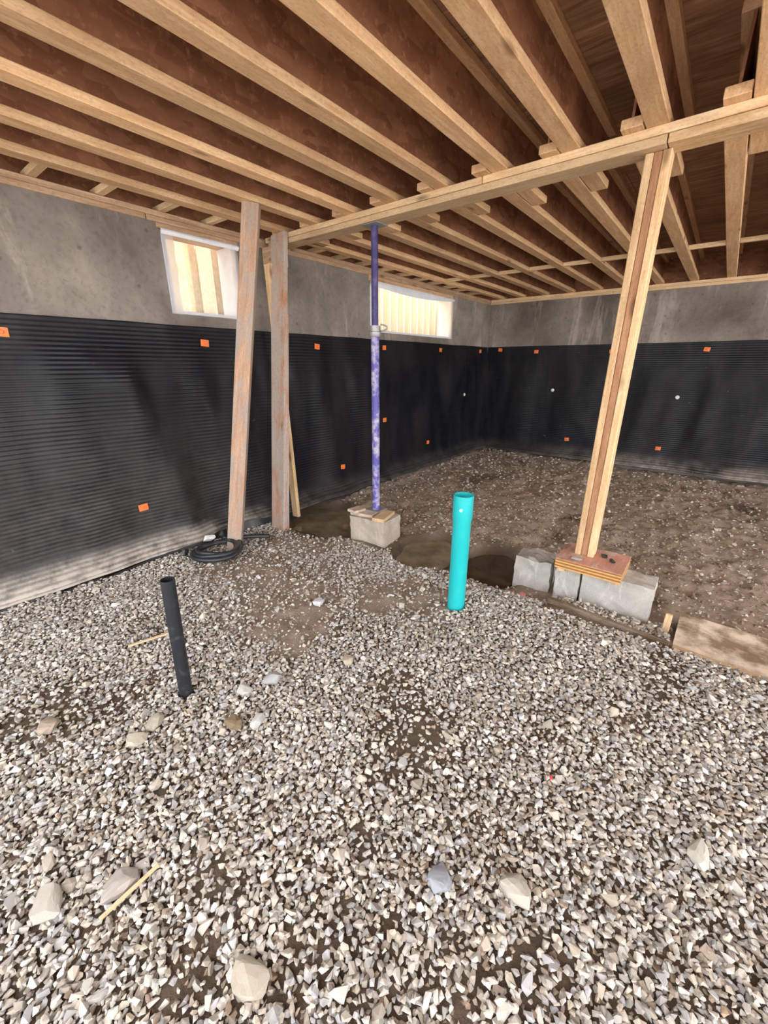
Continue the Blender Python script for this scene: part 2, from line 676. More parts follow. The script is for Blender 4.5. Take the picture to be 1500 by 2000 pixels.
# ------------------------------------------------------------------ windows
for i, (a0, a1, z0, z1) in enumerate(WIN):
    W_ = thing('window_%d' % (i + 1), ((a0 + a1) / 2, YW, z0), ['small basement window opening sealed with clear plastic', 'wide basement window opening sealed with clear plastic behind the steel prop'][i], 'window', kind='structure')
    bm = bmesh.new()
    for q in ((a0, a0 + .035), (a1 - .035, a1)):
        put('jamb', box_mesh((q[1] - q[0], TH - .01, z1 - z0), M_BUCK), Matrix.Translation(((q[0] + q[1]) / 2, YW + TH / 2, (z0 + z1) / 2)), W_)
    bm.free()
    put('window_sill', box_mesh((a1 - a0 - .07, TH - .01, .025), M_BUCK), Matrix.Translation(((a0 + a1) / 2, YW + TH / 2, z0 + .0125)), W_)
    board('window_head', (a0 - .02, YW + TH / 2 - .002, (z1 + ZT) / 2), (a1 + .02, YW + TH / 2 - .002, (z1 + ZT) / 2), TH + .004, ZT - z1 - .002, M_SILL, W_)
    # plastic film, taped over the opening, with a loose bottom edge and a sagging head
    nx, nz = 70, 26
    U, V = np.meshgrid(np.linspace(0, 1, nx), np.linspace(0, 1, nz), indexing='ij')
    ov = .012
    Xp = (a0 - ov) + U * (a1 - a0 + 2 * ov)
    top = z1 + .004
    bot = z0 - .012 - .008 * vnoise(U * 9, 0 * U, 1, 30 + i)
    Zp = bot + (top - bot) * V
    Yp = YW - .010 - .008 * (fbm(Xp, Zp, 9, 40 + i, 3) - .3) - .010 * np.exp(-(V / .06) ** 2)
    me = grid_mesh('plastic_film', np.stack([Xp, Yp, Zp], -1))
    f = put('plastic_film', me, Matrix(), W_, M_FILM)
    f['label'] = 'wrinkled clear plastic film over the opening'
    # white folded plastic along the head, sagging on the wide window
    sag = (.035, .085)[i]
    U, V = np.meshgrid(np.linspace(0, 1, 40), np.linspace(0, 1, 8), indexing='ij')
    Xp = (a0 - .01) + U * (a1 - a0 + .02)
    Zp = top - V * (sag * (.35 + .65 * np.sin(np.pi * np.clip(U * .9 + .1, 0, 1)) ** 1.0) if i else .035 + 0 * U)
    Yp = YW - .024 - .012 * np.sin(np.pi * V) - .006 * vnoise(U * 6, V, 1, 50)
    bm = bmesh.new()
    me = grid_mesh('plastic_fold', np.stack([Xp, Yp, Zp], -1))
    put('plastic_fold', me, Matrix(), W_, M_BUCK)['label'] = 'white folded plastic hem under the head board'
    for (xa, xb) in ((a0 - .004, a0 + (.075, .15)[i]), (a1 - (.06, .10)[i], a1 + .004)):
        U, V = np.meshgrid(np.linspace(0, 1, 8), np.linspace(0, 1, 30), indexing='ij')
        Xp = xa + (xb - xa) * U + .010 * (vnoise(V * 7, U * 2, 1, 53 + i) - .5) * (U if xa < (a0 + a1) / 2 else 1 - U)
        Zp = z0 - .004 + V * (top - z0 - .03)
        Yp = YW - .020 - .006 * vnoise(U * 3, V * 14, 1, 55 + i)
        put('plastic_fold', grid_mesh('plastic_fold', np.stack([Xp, Yp, Zp], -1)), Matrix(), W_, M_HEM)['label'] = 'milky doubled plastic along the side of the opening'
    # outside: the window well behind the opening
    if i == 0:
        wl = thing('window_well_planking', ((a0 + a1) / 2, YW + TH + .2, z0 - .3), 'upright tan planks lining the well behind the small window', 'planking')
        xx = a0 - .25
        k = 0
        ws = [.13, .09, .15, .11, .16, .12, .14, .10, .15, .12]
        while xx < a1 + .4 and k < len(ws):
            dy = [.0, .025, .008, .03, .0, .02, .01, .03, 0, .02][k]
            board('plank', (xx + ws[k] / 2, YW + TH + .22 + dy, z0 - .3), (xx + ws[k] / 2, YW + TH + .22 + dy, ZT + .25), ws[k] - .006, .022, [M_WELL, M_WELLB][k % 2], wl, up=(0, 1, 0))
            xx += ws[k]
            k += 1
    else:
        n = 360
        xs = np.linspace(a0 - .3, a1 + .9, n)
        yy = YW + TH + .245 + .060 * np.sin(xs * 2 * math.pi / .165)
        P = np.zeros((n, 4, 3))
        P[:, 0] = np.stack([xs, yy, np.full(n, z0 - .3)], -1)
        P[:, 1] = np.stack([xs, yy, np.full(n, ZT + .25)], -1)
        P[:, 2] = np.stack([xs, yy + .004, np.full(n, ZT + .25)], -1)
        P[:, 3] = np.stack([xs, yy + .004, np.full(n, z0 - .3)], -1)
        me = grid_mesh('corrugated_sheet', P)
        tag(put('window_well_sheet', me, Matrix(), None, M_WELL), 'cream corrugated sheet standing in the well behind the wide window', 'corrugated sheet')
# soil outside, behind the left wall
bm = bmesh.new()
box_bm(bm, (-2.5, YW + TH + .33, -.3), (XW + TH, YW + 6, ZT + .02))
tag(put('outside_soil', bm_mesh(bm, 'soil'), Matrix(), None, M_DIRT), 'soil bank outside the windowed wall', 'soil', kind='structure')
bm = bmesh.new()
box_bm(bm, (-2.5, YW + TH + .003, -.3), (XW + TH, YW + TH + .325, z0 - .31))
tag(put('outside_gravel_bed', bm_mesh(bm, 'soil'), Matrix(), None, M_DIRT), 'soil bed at the bottom of the window wells', 'soil', kind='structure')

# ------------------------------------------------------------------ drainage membrane on both walls
PIT = .028


def membrane(name, L0, L1, along, label, dx, clips, seed):
    nz = int((ZM - .03) / PIT * 4)
    s = np.linspace(L0, L1, int((L1 - L0) / dx))
    zz = np.linspace(.03, ZM, nz)
    Sg, Zg = np.meshgrid(s, zz, indexing='ij')
    top = ZM + .006 * (vnoise(Sg, 0 * Sg, 3, seed) - .5)
    Zg = Zg / ZM * top
    off = .008 + .105 * fbm(Sg + .12 * Zg, Zg * .18, 2.7, seed, 2) ** 1.8 * sstep(1.78, 1.3, Zg) + .012 * fbm(Sg, Zg, 5, seed + 3, 2) * sstep(1.78, 1.5, Zg)
    off = off + .0045 * (np.sin(2 * math.pi * Zg / PIT) * .5 + .5) * (.75 + .25 * np.sin(2 * math.pi * Sg / PIT))
    fl = np.clip((.34 - Zg) / .27, 0, 1)
    off = off + .13 * fl ** 2 * (.7 + .6 * fbm(Sg, 0 * Sg, 1.5, seed + 7, 2))
    Zg = Zg + .055 * sstep(.20, .03, Zg)
    P = np.stack([Sg, YW - off, Zg], -1) if along == 'x' else np.stack([XW - off, Sg, Zg], -1)
    me = grid_mesh('membrane', P)
    low = sstep(.30, .09, Zg) * (.78 + .22 * np.sin(2 * math.pi * Zg / PIT))
    near = sstep(3.2, .8, Sg) if along == 'x' else .45 * sstep(2.6, .5, Sg)
    dust = low * (.12 + .95 * near) * sstep(.25, .6, fbm(Sg, Zg, 3, seed + 9, 3) + .22 * low)
    if along == 'x':
        dust = np.maximum(dust, .06 * near * sstep(1.5, .3, Zg))
    a = me.attributes.new('dust', 'FLOAT', 'POINT')
    a.data.foreach_set('value', dust.astype(np.float32).ravel())
    t = thing(name, ((L0 + L1) / 2, YW - .05, .06) if along == 'x' else (XW - .05, (L0 + L1) / 2, .06), label, 'membrane')
    put('sheet', me, Matrix(), t, M_MEMB)
    if along == 'x':
        xs_ = np.linspace(.2, 4.2, 160)
        kk = np.clip(np.searchsorted(s, xs_), 0, len(s) - 1)
        o0 = off[kk, 0]
        hh = .018 + .062 * np.exp(-((xs_ - 2.0) / .55) ** 2) + .02 * (vnoise(xs_, 0 * xs_, 3, 91) - .5)
        gz = ground(xs_, YW - o0 - .02)
        Q = np.stack([np.stack([xs_, YW - o0 - .035 + .03 * u + .02 * (vnoise(xs_, 0 * xs_, 2, 92) - .5), gz - .03 + (hh + .03) * u], -1) for u in (0, .35, .7, 1.0)], 1)
        e_ = put('loose_edge', grid_mesh('loose_edge', Q), Matrix(), t, M_HOSE)
        e_['label'] = 'loose black bottom edge standing out of the gravel'
    bmc = bmesh.new()
    box_bm(bmc, (-.034, -.026, 0), (.034, .026, .006), .002)
    bmesh.ops.create_cone(bmc, cap_ends=True, segments=10, radius1=.013, radius2=.009, depth=.008, matrix=Matrix.Translation((0, 0, .010)))
    cm = bm_mesh(bmc, 'clip')
    cm.materials.append(M_ORANGE)
    bmc = bmesh.new()
    bmesh.ops.create_cone(bmc, cap_ends=True, segments=12, radius1=.026, radius2=.020, depth=.01, matrix=Matrix.Translation((0, 0, .005)))
    wm_ = bm_mesh(bmc, 'washer')
    wm_.materials.append(M_WHITE)
    for c, z, kind in clips:
        k = np.argmin((s - c) ** 2)
        j = np.argmin((Zg[k] - z) ** 2)
        o = off[max(0, k - 1):k + 2, max(0, j - 3):j + 4].max() + .001
        if along == 'x':
            M = Matrix(((1, 0, 0, c), (0, 0, -1, YW - o), (0, 1, 0, z), (0, 0, 0, 1)))
        else:
            M = Matrix(((0, 0, -1, XW - o), (-1, 0, 0, c), (0, 1, 0, z), (0, 0, 0, 1)))
        M = M @ Matrix.Rotation(random.uniform(-.12, .12), 4, 'Z')
        if kind == 'w':
            put('washer', wm_, M, t)['label'] = 'small white fixing washer'
        else:
            put('clip', cm, M, t)['label'] = 'orange plastic fixing clip'
    return t


membrane('drainage_membrane', -1.6, XW - .012, 'x', 'black dimpled drainage sheet hung along the windowed wall',
         .03, [(.669, 1.678, 'o'), (1.912, 1.662, 'o'), (1.211, .469, 'o'), (3.126, 1.672, 'o'), (4.239, 1.694, 'o'), (5.563, 1.70, 'o'), (3.413, .376, 'o'), (4.219, .835, 'o'), (5.23, .412, 'o'), (6.85, 1.71, 'o'), (6.3, 1.04, 'w')], 60)
membrane('drainage_membrane', -3.9, YW - .02, 'y', 'black dimpled drainage sheet hung along the far end wall',
         .045, [(3.1, 1.735, 'o'), (2.4845, 1.696, 'o'), (1.38, 1.684, 'o'), (.264, 1.689, 'o'), (2.148, 1.113, 'w'), (.463, 1.077, 'w'), (1.818, .36, 'o'), (.553, .36, 'o'), (-.75, 1.69, 'o')], 75)

# ------------------------------------------------------------------ sill plates, rim boards, deck
t = thing('sill_plate', (3.0, YW + .07, ZT), 'double lumber plate lying on top of the windowed concrete wall', 'sill plate')
for k, (dy, x1) in enumerate(((0.0, XW + .1), (.012, XW + .1))):
    xa = -1.6
    for xb in ((1.62, 4.6, x1) if k == 0 else (2.9, 5.9, x1)):
        board('plank', (xa + .002, YW + .072 + dy, ZT + .019 + .038 * k), (xb - .002, YW + .072 + dy, ZT + .019 + .038 * k), .14, .037, M_SILL, t)
        xa = xb
t = thing('sill_plate', (XW + .07, 0, ZT), 'double lumber plate lying on top of the far end wall', 'sill plate')
for k, dx in enumerate((0.0, .012)):
    ya = -4.0
    for yb in ((-1.2, 1.5, YW + .0015) if k == 0 else (-.2, 2.3, YW + .0015)):
        board('plank', (XW + .072 + dx, ya + .002, ZT + .019 + .038 * k), (XW + .072 + dx, yb - .002, ZT + .019 + .038 * k), .14, .037, M_BEAM, t)
        ya = yb
tag(board('rim_board', (-1.0, YW + .13, ZJ + JD / 2), (XW + .13, YW + .13, ZJ + JD / 2), .03, JD, M_WEB), 'brown rim board standing above the windowed wall', 'rim board')
tag(board('rim_board', (XW + .13, -4.0, ZJ + JD / 2), (XW + .13, YW + .1145, ZJ + JD / 2), .03, JD, M_WEB, up=(0, 0, 1)), 'brown rim board standing above the far end wall', 'rim board')

CE = thing('ceiling', (3.0, 0, ZD), 'brown plywood deck seen from below between the joists', 'ceiling', kind='structure')
xa = X0
r_ = 0
while xa < XW + .14:
    xb = min(xa + 1.22, XW + .15)
    ya = Y0 - (1.22 if r_ % 2 else 0)
    while ya < YW + .14:
        yb = min(ya + 2.44, YW + .15)
        y_lo = max(ya, Y0)
        if yb - y_lo > .05:
            put('panel', box_mesh((xb - xa - .004, yb - y_lo - .004, .018), M_DECK, .001), Matrix.Translation(((xa + xb) / 2, (y_lo + yb) / 2, ZD + .010)), CE)
        ya += 2.44
    xa += 1.22
    r_ += 1

put('seam_light_blocker', box_mesh((XW + .15 - X0, YW + .15 - Y0, .012), M_DECK, .001), Matrix.Translation(((XW + .15 + X0) / 2, (YW + .15 + Y0) / 2, ZD + .0262)), CE)  # unseen sheet added over the deck to stop sunlight through panel seams

# ------------------------------------------------------------------ joists
ORD = ['first', 'second', 'third', 'fourth', 'fifth', 'sixth', 'seventh', 'eighth', 'ninth', 'tenth', 'eleventh', 'twelfth']
FW, FH = .092, .040
NEARY = [.10 + .376 * k for k in range(8, -3, -1)]
BX0, BX1 = 2.60, 2.74


def joist(y, xa, xb, label, group):
    t = thing('floor_joist', ((xa + xb) / 2, y, ZJ), label, 'joist', group)
    board('bottom_flange', (xa, y, ZJ + FH / 2), (xb, y, ZJ + FH / 2), FW, FH, M_FLANGE, t)
    board('web', (xa + .004, y, ZJ + JD / 2), (xb - .004, y, ZJ + JD / 2), .012, JD - 2 * FH, M_WEB, t, bevel=.001)
    board('top_flange', (xa, y, ZD - FH / 2), (xb, y, ZD - FH / 2), FW, FH - .002, M_FLANGE, t)
    return t


for i, y in enumerate(NEARY):
    joist(y, X0 + .02, BX1 + [.36, .38, .42, .40, .46, .52, .50, .55, .48, .50, .50][i],
          'pale-flanged I-joist on the camera side of the beam, %s from the windowed wall' % ORD[i], 'joists on the near side of the beam')
FARDX = .098
for i, y in enumerate(NEARY):
    joist(y + FARDX + (-.0 if i else -.03), BX0 - [.02, .02, .04, .06, .05, .06, .05, .05, .06, .06, .05][i], XW + .11,
          'pale-flanged I-joist on the far side of the beam, %s from the windowed wall' % ORD[i], 'joists on the far side of the beam')

# short blocks between the joist nearest the wall and the windowed wall
YJ = NEARY[0] + FW / 2
LX = [.25, .64, 1.01, 1.36, 1.75, 2.11, 3.20, 3.54, 3.90, 4.27, 4.64, 5.0, 5.35, 5.73, 6.05, 6.45]
t_names = 0
for i, x in enumerate(LX):
    near = x < 2.6
    ys = (NEARY[0] + FW / 2 + .002) if near else (NEARY[0] + FARDX - .03 + FW / 2 + .002)
    o = board('lookout_block', (x, ys, ZJ + .020), (x, YW + .112, ZJ + .020), .05, .036, M_BEAM)
    side = 'before' if near else 'past'
    idx = i if near else i - 6
    tag(o, 'short pale block from joist to windowed wall, %s %s the beam' % (ORD[idx], side), 'block', 'short blocks above the windowed wall')

# row of blocking between the far joists
t = thing('blocking_row', (5.35, 1.0, ZJ), 'row of thin lumber blocking running between the far joists', 'blocking')
fy = [y + FARDX + (-.03 if i == 0 else 0) for i, y in enumerate(NEARY)]
for a_, b_ in zip(fy[:-1], fy[1:]):
    board('block', (5.30, b_ + FW / 2 + .001, ZJ + .0195), (5.30, a_ - FW / 2 - .001, ZJ + .0195), .038, .038, M_BEAM, t)

# ------------------------------------------------------------------ temporary beam: two layers of planks laid flat
t = thing('support_beam', ((BX0 + BX1) / 2, .5, ZT), 'long temporary beam of two planks laid flat under the joists', 'beam')
zc = ZT + .019
xm = (BX0 + BX1) / 2
board('plank', (xm, -1.9, zc + .0385), (xm, 1.33, zc + .0385), .14, .0365, M_BEAM, t)
board('plank', (xm, 1.334, zc + .0385), (xm, YW - .01, zc + .0385), .14, .0365, M_BEAM, t)
board('plank', (xm + .004, -2.2, zc - .0), (xm + .004, .425, zc), .138, .037, M_POST, t)
board('plank', (xm + .002, .43, zc), (xm + .002, YW - .04, zc), .138, .037, M_BEAM, t)

# ------------------------------------------------------------------ wooden posts
# built-up post on the block pad
PX, PY = 2.705, .475
t = thing('wooden_post', (PX, PY, .352), 'clean three-ply wooden post standing on the plywood pad', 'post', 'posts')
for k, (dy, m, dx) in enumerate(((-.037, M_POST, .0), (0.0, M_POSTDARK, .005), (.037, M_POST, 0.0))):
    board('stud', (PX + dx, PY + dy, .352), (PX + dx, PY + dy - .012, ZT - .001), .0355, .09, m, t, up=(1, 0, 0))
# leaning prop under the second joist
t = thing('wooden_post', (1.72, 2.95, .06), 'leaning two-ply wooden post standing in the coiled black hose', 'post', 'posts')
b0, b1 = Vector((1.715, 2.945, .03)), Vector((2.045, 2.735, ZJ - .001))
d_ = Vector((.62, -.78, 0)).normalized()
n_ = Vector((.78, .62, 0)).normalized()
for k, (m, o_) in enumerate(((M_OLD, -.02), (M_OLD, .02))):
    board('stud', b0 + n_ * o_, b1 + n_ * o_, .115 if k == 0 else .10, .039, m, t, up=tuple(n_))
# stained plank fixed to the front of the beam end
t = thing('wooden_post', (2.2, 2.98, .06), 'mortar-stained broad plank post nailed to the end of the beam', 'post', 'posts')
board('stud', (2.215, 2.995, .02), (BX0 - .021, 3.125, ZJ - .004), .178, .038, M_MUDDY, t, up=(1, 0, 0))
board('cleat', (2.253, 2.935, .02), (BX0 - .11, 3.01, 1.9), .04, .034, M_MUDDY, t, up=(1, 0, 0))
# thin stud against the wall behind it
t = thing('wooden_post', (2.545, 3.13, .08), 'thin wooden stud hidden behind the stained plank post', 'post', 'posts')
board('stud', (2.545, 3.13, .05), (2.525, 3.23, 2.3), .08, .038, M_POST, t, up=(1, 0, 0))
tag(board('bearing_block', (2.64, 3.20, 2.37), (2.64, 3.345, 2.37), .16, .137, M_SILL), 'brown bearing block wedged under the wall end of the beam', 'block')

# ------------------------------------------------------------------ adjustable steel prop
sx, sy = 2.672, 2.19
t = thing('steel_prop', (sx, sy, .31), 'adjustable blue steel shoring prop standing on a tan block', 'prop')
zb = .2905
put('base_plate', box_mesh((.14, .14, .008), M_STEEL), Matrix.Translation((sx, sy, zb + .004)), t)
ot = tube('outer_tube', (sx, sy, zb + .008), (sx, sy, 1.70), .032, M_BLUE, t, seg=24)
ot['label'] = 'scuffed blue lower tube'
co_ = tube('collar', (sx, sy, 1.70), (sx, sy, 1.78), .040, M_STEEL, t, seg=24, rings=[(.15, .047), (.45, .047), (.5, .041)])
co_['label'] = 'grey threaded collar'
tube('inner_tube', (sx, sy, 1.78), (sx, sy, ZT - .010), .025, M_NAVY, t, seg=20)['label'] = 'dark navy upper tube'
pts = [(sx + .03 + .045 * math.sin(a), sy - .03 - .03 * math.sin(a), 1.745 + .022 * (1 - math.cos(a))) for a in np.linspace(0, math.pi, 12)]
path_tube('pin_handle', pts, .006, M_STEEL, co_, 8)
put('top_plate', box_mesh((.13, .15, .008), M_STEEL), Matrix.Translation((sx, sy, ZT - .0055)), t)


# ------------------------------------------------------------------ blocks and pads
def lumpy_block(name, size, mat, seed, M, label, cat='block', group=None, broken=0.0, cores=False):
    bm = bmesh.new()
    h = Vector(size) / 2
    box_bm(bm, -h, h)
    bmesh.ops.subdivide_edges(bm, edges=bm.edges[:], cuts=5, use_grid_fill=True)
    rr = random.Random(seed)
    for v in bm.verts:
        e = sum(abs(abs(v.co[i]) - h[i]) < 1e-5 for i in range(3))
        v.co += Vector((rr.uniform(-1, 1), rr.uniform(-1, 1), rr.uniform(-1, 1))) * .0035
        if e >= 2:
            v.co *= 1 - rr.uniform(.005, .035)
        if broken and v.co.z > 0:
            v.co.z -= broken * max(0, fbm(v.co.x, v.co.y, 14, seed, 3) - .35)
    me = bm_mesh(bm, 'block')
    o = put(name, me, M, None, mat)
    return tag(o, label, cat, group)


def Mz(x, y, z, a=0.0, tilt=(0, 0)):
    return Matrix.Translation((x, y, z)) @ Matrix.Rotation(a, 4, 'Z') @ Matrix.Rotation(tilt[0], 4, 'X') @ Matrix.Rotation(tilt[1], 4, 'Y')


lumpy_block('concrete_block', (.20, .40, .27), M_BLOCK, 3, Mz(2.765, .265, .115, 0, (0, 0)), 'larger grey concrete block under the right end of the plywood pad', group='blocks under the pad')
lumpy_block('concrete_block', (.19, .155, .255), M_BLOCK, 4, Mz(2.76, .552, .105, .02, (0, 0)), 'short grey concrete block in the middle under the plywood pad', group='blocks under the pad')
lumpy_block('concrete_block', (.21, .25, .27), M_BLOCK, 5, Mz(2.80, .80, .085, .10, (0, 0)), 'grey concrete block left of the plywood pad beside the dark pit', broken=.05, group='blocks under the pad')
tag(board('wood_spacer', (2.56, .575, .269), (2.86, .575, .269), .05, .038, M_SCRAP), 'pale wood strip under the left edge of the plywood pad', 'spacer')
tag(board('wood_spacer', (2.58, .265, .269), (2.86, .265, .269), .05, .038, M_SCRAP), 'pale wood strip under the right edge of the plywood pad', 'spacer')
t = thing('plywood_pad', (2.69, .415, .289), 'stacked plywood pad with pinkish top under the clean post', 'pad')
for k in range(6):
    put('ply', box_mesh((.31, .375, .0095), [M_PLY_A, M_PLY_B][k % 2], .001), Mz(2.68, .42, .2935 + k * .0098, .0), t)
put('top_ply', box_mesh((.312, .377, .004), M_PLY_TOP, .001), Mz(2.68, .42, .3501), t)['label'] = 'pinkish top veneer smeared with mortar'


def scrap(name, x, y, z, sx_, sy_, sz_, rot, mat, label, cat, seed, amp=.25):
    bm = bmesh.new()
    rr = random.Random(seed)
    pts = []
    for k in range(16):
        v = Vector((rr.gauss(0, 1), rr.gauss(0, 1), rr.gauss(0, 1))).normalized()
        pts.append(bm.verts.new((v.x * sx_ * rr.uniform(1 - amp, 1), v.y * sy_ * rr.uniform(1 - amp, 1), v.z * sz_ * rr.uniform(1 - amp, 1))))
    r = bmesh.ops.convex_hull(bm, input=pts)
    bmesh.ops.delete(bm, geom=[g for g in r['geom_interior'] if isinstance(g, bmesh.types.BMVert)], context='VERTS')
    zmin = min(v.co.z for v in bm.verts)
    for v in bm.verts: v.co.z -= zmin
    me = bm_mesh(bm, name)
    return tag(put(name, me, Mz(x, y, z, rot), None, mat), label, cat)


scrap('plastic_scrap', 2.715, .365, .3522, .036, .022, .014, .5, M_HOSE, 'black plastic scrap lying on the pad right beside the post', 'scrap', 21)
scrap('plastic_scrap', 2.665, .312, .3522, .026, .018, .016, 1.3, M_HOSE, 'small black scrap lying near the pad right edge', 'scrap', 22)
scrap('mortar_lump', 2.575, .49, .3522, .035, .05, .014, .2, M_BLOCK, 'pale mortar lump on the front of the plywood pad', 'mortar', 23)

# form board, stake and muddy plywood in front of the blocks
tag(board('form_board', (2.475, .60, .035), (2.40, -.06, .035), .035, .115, M_WETBOARD), 'dark wet form board half buried before the blocks', 'board')
tag(board('form_board', (2.40, -.075, .03), (2.36, -.62, .03), .035, .11, M_SCRAP), 'tan form board edge in front of the muddy plywood', 'board')
tag(board('wooden_stake', (2.60, -.03, -.06), (2.605, -.03, .155), .035, .02, M_SCRAP, up=(1, 0, 0)), 'short pale wooden stake standing at the corner of the muddy plywood', 'stake')
bm = bmesh.new()
box_bm(bm, (-.21, -.55, -.009), (.21, .55, .009))
bmesh.ops.subdivide_edges(bm, edges=bm.edges[:], cuts=10, use_grid_fill=True)
for v in bm.verts:
    v.co.z += .03 * (fbm(v.co.x, v.co.y, 3.5, 66, 3) - .5)
tag(put('plywood_sheet', bm_mesh(bm, 'sheet'), Mz(2.625, -.63, .058, -.02), None, M_SHEET), 'pale muddy plywood sheet lying beyond the form board', 'plywood')
for k, (x, y, s) in enumerate([(2.50, .78, .045), (2.53, .86, .03), (2.47, .69, .035)]):
    scrap('painted_rubble', x, y, float(ground(x, y)) - .004, s, s * .8, s * .6, k * 1.1, M_PINK if k < 2 else M_BLOCKTAN,
          ['largest pink-painted rubble lump beside the dark pit', 'small pink-painted rubble lump nearest the teal pipe', 'tan rubble lump at the left end of the form board'][k], 'rubble', 31 + k)

# block under the steel prop with mortar smeared boards
bm = bmesh.new()
lumpy_block('concrete_block', (.27, .36, .26), M_BLOCKTAN, 8, Mz(2.63, 2.165, .13, .08), 'tan concrete block under the blue steel prop')
tag(put('wood_shim', box_mesh((.25, .22, .026), M_MORTARWOOD, .004), Mz(2.63, 2.25, .2765, .2)), 'mortar-smeared board under the steel prop', 'shim')
tag(put('wood_shim', box_mesh((.13, .10, .024), M_MORTARWOOD, .004), Mz(2.535, 2.30, .302, -.15)), 'small mortar-smeared board left of the steel prop foot', 'shim')
tag(put('wood_shim', box_mesh((.24, .11, .030), M_SCRAP, .004), Mz(2.605, 2.055, .2785, .25)), 'clean tan board overhanging the right edge of the tan block', 'shim')

# ------------------------------------------------------------------ pipes
tx, ty = 2.075, 1.05
t = thing('drain_pipe', (tx, ty, .0), 'upright teal plastic drain pipe with belled open top', 'pipe')
H = .792 + .06
pw_ = tube('pipe_wall', (tx, ty, -.06), (tx + .003, ty - .003, .792), .0535, M_TEAL, t, wall=.005, seg=40,
     rings=[((.63 + .06) / H, .0535), ((.65 + .06) / H, .0585), ((.785 + .06) / H, .0585)])
d_ = Vector((-tx, -ty, 0)).normalized()
c_ = Vector((tx, ty, .715)) + d_ * .0592 + Vector((-.003, .006, 0))
q = d_.to_track_quat('Z', 'Y').to_matrix().to_4x4()
q.translation = c_
bm = bmesh.new()
bmesh.ops.create_cone(bm, cap_ends=True, segments=14, radius1=.011, radius2=.010, depth=.003)
put('sticker', bm_mesh(bm, 'sticker'), q, pw_, M_PALE)['label'] = 'pale round mark near the pipe top'
t = thing('vent_pipe', (.64, 1.678, .0), 'upright thin black plastic pipe open at the top', 'pipe')
tube('pipe_wall', (.632, 1.682, -.06), (.649, 1.676, .645), .029, M_BLACKPIPE, t, wall=.004, seg=32)

# ------------------------------------------------------------------ coiled hose and rubbish by the left wall
hx, hy = 1.545, 2.885
pts = []
N = 260
for k in range(N):
    u = k / (N - 1)
    a = u * 2 * math.pi * 2.75 + 2.2
    rr_ = .185 - .055 * u + .012 * math.sin(3 * a)
    pts.append((hx + rr_ * math.cos(a) * 1.05, hy + rr_ * math.sin(a) * .95, .085 + .022 + .026 * u + .010 * math.sin(a * 1.3)))
for k in range(1, 26):
    a0_ = pts[-1]
    pts.append((a0_[0] + .012, a0_[1] - .004 * k / 8, a0_[2] - .001))
path_tube('coiled_hose', pts, .017, M_HOSE, None, 10, .08)
tag(bpy.data.objects['coiled_hose'], 'flat coil of black hose at the foot of the leaning post', 'hose')
scrap('plastic_bag_scrap', 1.58, 3.09, .11, .075, .055, .05, .3, M_WHITE, 'crumpled white plastic scrap by the black sheet', 'rubbish', 41, .6)
scrap('dark_rubbish_lump', 1.72, 3.10, .10, .10, .06, .05, .9, M_HOSE, 'crumpled dark plastic lump beside the white scrap', 'rubbish', 42, .5)
scrap('pipe_offcut', 1.34, 3.03, .09, .045, .035, .035, .4, M_HOSE, 'small black plastic offcut just left of the hose coil', 'offcut', 43, .2)


def stick(x0, y0, x1, y1, wd, lab, mat=M_SCRAP):
    z0_, z1_ = float(ground(x0, y0)) + .035, float(ground(x1, y1)) + .035
    return tag(board('wood_splinter', (x0, y0, z0_), (x1, y1, z1_), wd, .008, mat, bevel=.001), lab, 'splinter')


stick(.60, 2.22, .79, 2.155, .014, 'pale wood splinter on the gravel left of the black pipe')
stick(.06, 1.04, .22, 1.04, .010, 'thin tan wood splinter on the gravel in the near foreground')
scrap('plastic_tag', 1.25, .20, float(ground(1.25, .20)) + .03, .012, .007, .004, .4, M_RED, 'tiny red plastic scrap on the gravel', 'scrap', 51)

# ------------------------------------------------------------------ puddles
for k, (cx, cy, rx, ry, z, lab) in enumerate([
        (2.83, 1.15, .33, .25, -.045, 'dark brown puddle in the pit behind the teal pipe'),
        (2.70, 1.62, .34, .32, -.005, 'shallow murky puddle before the tan block'),
        (2.72, 2.86, .46, .50, .0, 'murky puddle beside the stained plank post')]):
    n = 40
    v = [(0, 0, 0)] + [(rx * math.cos(a) * (1 + .1 * math.sin(3 * a)), ry * math.sin(a) * (1 + .1 * math.cos(2 * a)), 0) for a in np.linspace(0, 2 * math.pi, n, endpoint=False)]
    f = [(0, i + 1, (i + 1) % n + 1) for i in range(n)]
    tag(put('puddle', pydata('puddle', v, f), Matrix.Translation((cx, cy, z)), None, M_WATERDARK if k == 0 else M_WATER), lab, 'puddle')

# ------------------------------------------------------------------ stones
NP = 48
protos = []
for k in range(NP):
    rr = np.random.default_rng(100 + k)
    n = 11
    pts = rr.normal(size=(n, 3))
    pts /= np.linalg.norm(pts, axis=1)[:, None]
    pts *= rr.uniform(.8, 1.05, (n, 1))
    pts *= np.array([1.0, rr.uniform(.62, .9), rr.uniform(.42, .7)])
    bm = bmesh.new()
    vs = [bm.verts.new(p) for p in pts]
    r = bmesh.ops.convex_hull(bm, input=vs)
    bmesh.ops.delete(bm, geom=[g for g in r['geom_interior'] if isinstance(g, bmesh.types.BMVert)], context='VERTS')
    bm.verts.ensure_lookup_table()
    bm.verts.index_update()
    V = np.array([v.co[:] for v in bm.verts])
    Fc = np.array([[v.index for v in f.verts] for f in bm.faces])
    bm.free()
    protos.append((V, Fc))

